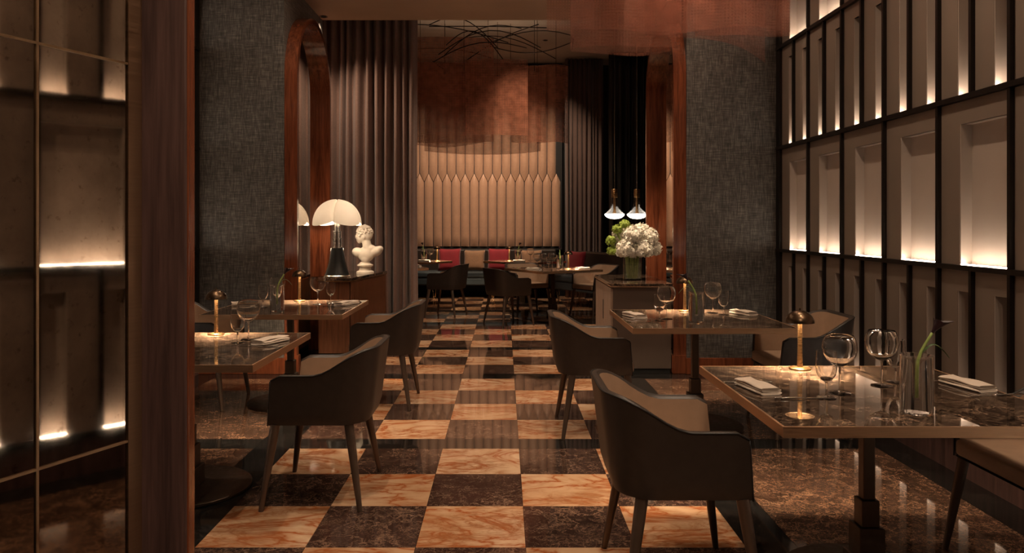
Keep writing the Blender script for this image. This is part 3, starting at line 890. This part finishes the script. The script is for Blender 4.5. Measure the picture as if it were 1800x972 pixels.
# ------------------------------------------------------------------ left console with lamp and bust
cl = thing('console', 'reddish wood console with slatted side under the white lamp', 'console', (0, 0, 0))
cpts = [(-1.895, 7.68), (-1.582, 7.68), (-1.402, 8.80), (-1.895, 8.80)]
G().poly(cpts, .06, .79).obj('body', 'wood_console', cl)
G().poly([(-1.89, 7.70), (-1.61, 7.70), (-1.44, 8.78), (-1.89, 8.78)], 0, .06).obj('toe_kick', 'shadow_black', cl)
top = [(-1.905, 7.655), (-1.56, 7.655), (-1.375, 8.82), (-1.905, 8.82)]
G().poly(top, .79, .802).obj('metal_band', 'brass', cl)
G().poly(top, .802, .83).obj('top', 'marble_table', cl)
dv = Vector((.18, 1.12)); ln = dv.length; dv.normalize(); nv = Vector((dv.y, -dv.x))
ang = math.atan2(dv.y, dv.x)
G().poly([(-1.600, 7.69), (-1.578, 7.69), (-1.398, 8.79), (-1.42, 8.79)], .062, .788).obj('slat_gap_shade', 'shadow_black', cl)  # black sheet standing in for the shade in the slat gaps
sm = G().box(-.011, .011, -.004, .014, .065, .785, .003).mesh('slat', 'wood_console')
ns = 30
for k in range(ns):
    p = Vector((-1.58, 7.68))+dv*(ln*(k+.5)/ns)+nv*.008
    o = newobj('slat', sm, cl, (p.x, p.y, 0), (0, 0, ang+PI))
    if k == 13:
        part('handle', 'brass', o, -.006, .006, -.022, -.004, .38, .62, .002)

def pipistrello(x, y, z):
    t = thing('wing_shade_lamp', 'white bat-wing shade lamp with black flared base on the wooden console', 'lamp', (x, y, z))
    G().lathe([(.135, 0), (.137, .012), (.128, .02)], 40).obj('foot_ring', 'steel', t, smooth=True, angle=40)
    G().lathe([(.126, .018), (.112, .05), (.093, .11), (.077, .18), (.066, .25), (.060, .30), (.0, .30)], 40).obj('base', 'base_black', t, smooth=True, angle=60)
    for s in (-1, 1):
        G().tube([(s*.128, 0, .018), (s*.114, 0, .05), (s*.095, 0, .11), (s*.079, 0, .18), (s*.068, 0, .25), (s*.062, 0, .30)], .006, 8).obj('rib', 'steel', t, smooth=True)
    G().lathe([(.06, .30), (.06, .31), (.0, .31)], 32).obj('collar', 'steel', t, smooth=True, angle=40)
    G().lathe([(.046, .31), (.046, .395), (.051, .396), (.051, .404), (.0, .404)], 32).obj('stem', 'steel', t, smooth=True, angle=40)
    G().lathe([(.040, .404), (.040, .47), (.044, .471), (.044, .478), (.030, .479), (.030, .60), (0, .60)], 32).obj('telescopic_tube', 'steel', t, smooth=True, angle=40)
    nl = 4
    def lobe(u, v, inner):
        a = u*2*PI
        c = abs(math.sin(nl*a/2+PI/4*0))           # 0 in the grooves between the wings
        s = c**.28
        th = v*PI/2
        r = (.262*math.sin(th)**.86)*(.74+.26*s)
        zz = .545+.265*math.cos(th)**1.0*(.86+.14*s) - .03*(1-s)*(1-v)
        zz += .030*(1-c)*v**4 - .012*c*v**6
        if inner: r = max(0, r-.004); zz -= .004
        return (r*math.cos(a), r*math.sin(a), zz)
    g = G()
    g.grid(lambda u, v: lobe(u, .03+.97*v, False), 96, 18, closed_u=True)
    g.obj('shade', 'opal_white', t, rot=(0, 0, -PI/2), smooth=True)
    for k in range(4):
        a = PI/4+k*PI/2
        b = G().ball((.11*math.cos(a), .11*math.sin(a), .60), .03, 14).obj('bulb', 'bulb', t, smooth=True)
pipistrello(-1.745, 7.86, .83)

def bust(x, y, z):
    t = thing('bust', 'white plaster bust of a curly-haired youth on the wooden console', 'sculpture', (x, y, z))
    G().lathe([(.098, 0), (.098, .02), (.088, .03), (.070, .036), (.064, .055), (.070, .078), (.088, .088), (.088, .10), (.070, .11), (.05, .13)], 32).obj('socle', 'plaster', t, smooth=True, angle=40)
    g = G()
    rot = Matrix.Rotation
    # local frame: +x = viewer's right, -y = towards aisle/camera
    g.ball((.01, 0, .215), (.10, .07, .085), 20)
    g.ball((-.075, -.01, .235), (.075, .058, .055), 18, rot(R(14), 4, 'Y'))
    g.ball((.115, .01, .245), (.085, .06, .055), 18, rot(R(-22), 4, 'Y'))
    g.ball((.165, .01, .275), (.040, .05, .035), 14)
    g.ball((.01, -.02, .165), (.055, .05, .055), 14)
    g.ball((.045, .005, .275), (.085, .055, .05), 14)
    # neck
    for k in range(7):
        f = k/6
        g.ball((.03-.02*f, .0, .27+.10*f), (.055-.006*f, .054-.006*f, .03), 14)
    # head: looks to viewer's left and down
    hc = Vector((-.012, 0, .435))
    g.ball(hc, (.082, .070, .092), 20, rot(R(-14), 4, 'Y'))
    g.ball(hc+Vector((-.035, -.004, -.035)), (.052, .052, .060), 16)       # face
    g.ball(hc+Vector((-.050, -.004, -.078)), (.026, .030, .024), 12)       # chin
    g.ball(hc+Vector((-.088, -.004, -.028)), (.014, .012, .026), 10, rot(R(-12), 4, 'Y'))   # nose
    g.ball(hc+Vector((-.075, -.004, .004)), (.016, .042, .012), 10)        # brow
    g.ball(hc+Vector((-.076, -.004, -.060)), (.012, .022, .007), 8)        # lips
    g.ball(hc+Vector((-.074, -.004, -.070)), (.012, .019, .007), 8)
    for s in (-1, 1): g.ball(hc+Vector((.018, s*.066, -.028)), (.018, .010, .026), 10)      # ears
    g.ball(hc+Vector((.045, 0, .005)), (.055, .064, .07), 14)
    o = g.obj('body', 'plaster', t, smooth=True)
    rm = o.modifiers.new('weld', 'REMESH'); rm.mode = 'VOXEL'; rm.voxel_size = .0055; rm.use_smooth_shade = True
    sm_ = o.modifiers.new('soft', 'SMOOTH'); sm_.factor = .6; sm_.iterations = 5
    rnd = random.Random(4)
    g = G()
    for k in range(150):
        th = rnd.uniform(0, 2*PI); ph = math.acos(rnd.uniform(-.15, 1))
        v = Vector((math.sin(ph)*math.cos(th), math.sin(ph)*math.sin(th), math.cos(ph)))
        v = rot(R(-14), 3, 'Y') @ v
        if v.x < -.55 and v.z < .25: continue
        p = hc+Vector((.006+v.x*.086, v.y*.073, .006+v.z*.093))
        rr = rnd.uniform(.012, .019)
        g.ball(p, (rr, rr, rr*.8), 8)
    h = g.obj('hair', 'plaster', t, smooth=True)
    t.rotation_euler.z = R(-8)
bust(-1.545, 8.36, .83)

# ------------------------------------------------------------------ right console with hydrangeas
cr = thing('console', 'taupe console with pale wood door under the hydrangea vase', 'console', (0, 0, 0))
part('body', 'taupe_console', cr, 1.01, 1.545, 6.95, 8.13, .045, .80)
part('toe_kick', 'shadow_black', cr, 1.03, 1.54, 6.975, 8.11, 0, .045)
part('top', 'marble_table', cr, .985, 1.55, 6.915, 8.16, .806, .832, .003)
part('metal_band', 'bronze_edge', cr, .983, 1.552, 6.913, 8.162, .80, .806)
for y0, y1 in ((6.962, 7.536), (7.542, 8.118)):
    d = part('door', 'wood_pale', cr, .990, 1.01, y0, y1, .06, .785, .003)
    if y0 < 7: part('recessed_pull', 'shadow_black', d, .9885, .9915, 7.475, 7.53, .44, .63)
vz = .832
vt = thing('flower_vase', 'clear glass cylinder vase holding the hydrangeas on the taupe console', 'vase', (1.264, 7.40, vz))
G().lathe([(0, 0), (.088, 0), (.09, .004), (.09, .248), (.086, .25), (.086, .012), (0, .012)], 36, cap=False).obj('cylinder', 'glass_clear', vt, smooth=True, angle=60)
G().lathe([(0, .013), (.0855, .013), (.0855, .16), (0, .16)], 32, cap=False).obj('water', 'water', vt, smooth=True, angle=40)
rnd = random.Random(11)
def floret_head(rx, n, sz, mat, nm, seed):
    rd = random.Random(seed); g = G(); bm = g.bm
    for k in range(n):
        z = 1-1.75*(k+.5)/n; th = k*2.39996
        s = math.sqrt(max(0, 1-z*z))
        d = Vector((s*math.cos(th), s*math.sin(th), z))
        c = d*rx*rd.uniform(.80, 1.10)
        d = (d+Vector((rd.uniform(-.8, .8), rd.uniform(-.8, .8), rd.uniform(-.8, .8)))).normalized()
        a = d.orthogonal().normalized(); b = d.cross(a)
        t0 = rd.uniform(0, PI)
        cv = bm.verts.new(c)
        for q in range(4):
            an = t0+q*PI/2
            pv = [bm.verts.new(c+(a*math.cos(an+w_)+b*math.sin(an+w_))*sz*l_+d*h_) for w_, l_, h_ in ((-.55, .75, .003), (0, 1.05, -.002), (.55, .75, .003))]
            bm.faces.new((cv, pv[0], pv[1], pv[2]))
    g.ball((0, 0, 0), rx*.74, 14)
    return g.mesh(nm, mat, True)
wm = [floret_head(.092, 230, .020, 'petal_white', 'petals', s) for s in (1, 2)]
gm = [floret_head(.047, 90, .013, 'petal_green', 'petals', s) for s in (3, 4)]
def bloom(kind, ox, oy, oz, label, k):
    t = thing('hydrangea' if kind == 'w' else 'green_hydrangea', label, 'flower', (1.264+ox, 7.40+oy, vz+oz), rnd.uniform(0, 6), 'white hydrangea heads' if kind == 'w' else 'green flower heads')
    h = newobj('petals', (wm if kind == 'w' else gm)[k % 2], t)
    a = t.rotation_euler.z
    end = Matrix.Rotation(-a, 3, 'Z') @ Vector((-ox*.78, -oy*.78, -oz+.02))
    lim = Vector((-ox*.68, -oy*.68, -oz+.245)); lim = Matrix.Rotation(-a, 3, 'Z') @ lim
    G().tube([(0, 0, -.03), lim, end], [.010, .010, .009], 8).obj('stem', 'stem_green', t, smooth=True)
for k, (a, b, c) in enumerate(((-.075, -.075, .30), (.085, -.08, .30), (.0, -.06, .44), (.155, -.01, .42), (.02, .09, .33), (-.10, .075, .42), (.10, .10, .46), (.195, .05, .31))):
    bloom('w', a, b, c, 'white hydrangea head in the vase on the taupe console', k)
for k, (a, b, c) in enumerate(((-.215, -.02, .385), (-.205, -.03, .285), (-.155, -.02, .495), (-.075, .0, .545))):
    bloom('g', a, b, c, 'lime green flower head among the white hydrangeas', k)

# ------------------------------------------------------------------ pendants
def pendant(x, y, zb, label):
    t = thing('pendant_lamp', label, 'pendant lamp', (x, y, zb), 0, 'bell glass pendants')
    G().lathe([(0, 0), (.05, .004), (.095, .018), (.128, .045), (.135, .062), (.128, .070), (0, .074)], 36, cap=False).obj('glowing_lens', 'pendant_glow', t, smooth=True)
    G().lathe([(.137, .062), (.128, .078), (.095, .105), (.065, .135), (.048, .18), (.040, .23), (.038, .29)], 36, cap=False).obj('glass_bell', 'glass_bell', t, smooth=True)
    G().lathe([(.03, .075), (.018, .11), (.016, .29), (0, .29)], 20).obj('inner_stem', 'brass', t, smooth=True, angle=50)
    G().lathe([(.038, .29), (.040, .30), (.040, .40), (.036, .405), (0, .405)], 24).obj('brass_cap', 'brass', t, smooth=True, angle=40)
    G().tube([(0, 0, .40), (0, 0, Z_B-zb-.02)], .004, 6).obj('cord', 'steel', t)
    G().lathe([(.05, Z_B-zb-.03), (.05, Z_B-zb), (0, Z_B-zb)], 24).obj('canopy', 'brass', t)
pendant(1.50, 10.2, 1.45, 'bell-shaped glass pendant with brass cap, hanging above the green flowers')
pendant(1.805, 10.2, 1.45, 'bell-shaped glass pendant with brass cap, beside the arched mirror')

# ------------------------------------------------------------------ banquette and cushions
def banquette(label, x, y, rz, L):
    t = thing('banquette', label, 'bench', (x, y, 0), rz, 'blue velvet banquettes')
    part('seat_cushion', 'velvet_blue', t, -L/2, L/2, -.30, .22, .385, .50, .03)
    part('seat_base', 'velvet_blue', t, -L/2, L/2, -.29, .26, .25, .385, .02)
    part('backrest', 'leather_dark', t, -L/2, L/2, .20, .34, .30, .90, .03)
    n = max(2, round(L/1.15)+1)
    for k in range(n):
        xx = -L/2+.12+(L-.24)*k/(n-1)
        for yy in (-.24, .20):
            g = G()
            g.tube([(xx-.05, yy, .252), (xx-.02, yy, .10), (xx-.012, yy, .008), (xx, yy, .004), (xx+.012, yy, .008), (xx+.02, yy, .10), (xx+.05, yy, .252)], .0065, 8)
            g.obj('hairpin_leg', 'gold', t, smooth=True)
banquette('blue velvet banquette with gold hairpin legs along the padded wall', -.75, 14.2, 0, 3.5)
banquette('short blue velvet banquette with gold legs beside the dark brown curtain', 1.42, 12.75, R(-62), 1.35)
def cushion(x, y, z, s, mat, rz, tilt, label):
    g = G()
    def side(sg):
        def fn(u, v):
            a, b = 2*u-1, 2*v-1
            pin = 1-.07*(1-abs(a)**2)*abs(b)**3 - .0
            pin2 = 1-.07*(1-abs(b)**2)*abs(a)**3
            th = .075*((1-a**4)*(1-b**4))**.5
            return (a*s/2*pin2, sg*th, s/2+b*s/2*pin)
        return fn
    g.grid(side(-1), 15, 15); g.grid(side(1), 15, 15)
    bmesh.ops.remove_doubles(g.bm, verts=g.bm.verts, dist=.0005)
    o = g.obj('cushion', mat, None, (x, y, z), (tilt, 0, rz), smooth=True)
    tag(o, label, 'cushion', 'cushions on the banquettes')
ct = R(-14)
cushion(-1.02, 14.06, .505, .43, 'velvet_red', R(4), ct, 'red velvet cushion by the banquette table behind the curtain')
cushion(-.56, 14.06, .505, .40, 'velvet_tan', R(-3), ct, 'tan cushion between two red ones on the banquette')
cushion(-.10, 14.06, .505, .43, 'velvet_red', R(-5), ct, 'red velvet cushion beside the tan one, next to the lit banquette table')
cushion(.52, 14.06, .505, .40, 'velvet_tan', R(3), ct, 'tan cushion half hidden behind the banquette table')
cushion(1.20, 12.95, .505, .42, 'velvet_red', R(-55), R(-14), 'red velvet cushion on the short banquette by the curtain')

# ------------------------------------------------------------------ copper mesh hangings
def sheet(parent, x0, x1, y, bow, z0, z1, sag, mat, ph=0, nu=24, nv=10, name='mesh_sheet', tilt=0):
    g = G(); L = x1-x0; H = z1-z0
    def fn(u, v):
        x = x0+L*u
        yy = y+bow*math.sin(PI*u)+.03*math.sin(u*9+ph)*(1-v)
        zb = z0-sag*math.sin(PI*u)+tilt*u**2.2+.008*math.sin(u*7+ph)
        return (x, yy, zb+(z1-zb)*v)
    g.grid(fn, nu, nv, uv=lambda u, v: (u*L, v*H))
    return g.obj(name, mat, parent, smooth=True)
ch = thing('copper_mesh_hanging', 'layered copper wire-mesh hanging in front of the padded back wall', 'chandelier', (0, 11.3, Z_B))
def csheet(x0, x1, y, bow, z0, z1, sag, ph=0): return sheet(ch, x0, x1, y-11.3, bow, z0-Z_B, z1-Z_B, sag, 'copper_mesh_far', ph)
csheet(-.55, .34, 10.8, -.05, 2.66, 3.74, .0)
csheet(-1.75, -.15, 11.2, -.1, 2.60, 4.15, .02, 1)
csheet(-1.6, -.3, 11.8, .2, 2.66, 3.95, .05, 2)
csheet(.10, .62, 11.2, -.1, 2.60, 3.72, .02, 3)
csheet(.50, .98, 11.5, -.12, 2.62, 3.80, .0, 4)
csheet(-1.3, .60, 12.3, .1, 2.58, 3.85, .06, 5)
rr = random.Random(21)
for k in range(13):
    x0 = rr.uniform(-1.9, -.2); x1 = x0+rr.uniform(.8, 1.9); yy = rr.uniform(-.6, .6)
    za = rr.uniform(-.75, -.2); zb = rr.uniform(-.75, -.2); bw = rr.uniform(-.25, .3); by = rr.uniform(-.5, .5)
    pts = [(x0+(x1-x0)*s/10, yy+by*math.sin(PI*s/10), za+(zb-za)*s/10+bw*math.sin(PI*s/10)) for s in range(11)]
    pts = [(min(p[0], 1.05), p[1], min(p[2], -.04)) for p in pts]
    G().tube(pts, .007, 6).obj('rod', 'black_rod', ch, smooth=True)
for x_, y_ in ((-.9, .1), (-.1, .3), (.5, .0)):
    G().lathe([(.02, -.84), (.024, -.83), (.024, -.77), (.020, -.77), (.020, -.82), (0, -.82)], 16, at=(x_, y_, 0)).obj('uplight_can', 'black_rod', ch, smooth=True, angle=40)
    G().tube([(x_, y_, -.82), (x_, y_, 0)], .003, 6).obj('cable', 'black_rod', ch)
    lamp('uplight', 'SPOT', (x_, y_, -.78), 4, WARM, ch, spot_size=R(150), spot_blend=1, shadow_soft_size=.03).rotation_euler = (PI, 0, 0)
for k in range(8):
    xx = -1.6+.34*k
    G().tube([(xx, (k % 3-1)*.4, 0), (xx, (k % 3-1)*.4, -.9)], .0035, 6).obj('cable', 'black_rod', ch)
fm = thing('copper_mesh_hanging', 'copper wire-mesh drape hanging from the ceiling before the right arched mirror', 'chandelier', (1.2, 6.0, Z_C))
def fsheet(x0, x1, y, bow, z0, z1, sag, ph=0, tilt=0): return sheet(fm, x0-1.2, x1-1.2, y-6.0, bow, z0-Z_C, z1-Z_C, sag, 'copper_mesh', ph, 30, tilt=tilt)
fsheet(.36, 1.5, 6.35, 0, 3.02, Z_C, 0, 0)
fsheet(.55, 1.42, 6.2, -.1, 2.83, Z_C, 0, 1)
fsheet(.53, 1.40, 6.0, -.35, 2.76, Z_C, .11, 2)
fsheet(1.0, 1.75, 6.25, .1, 3.0, Z_C, .02, 3)
fsheet(1.15, 2.14, 6.15, -.12, 2.90, Z_C, 0, 4, -.19)
fsheet(1.38, 2.20, 5.75, -.1, 2.86, Z_C, 0, 5)
fsheet(1.60, 2.40, 6.3, 0, 2.96, Z_C, 0, 6)
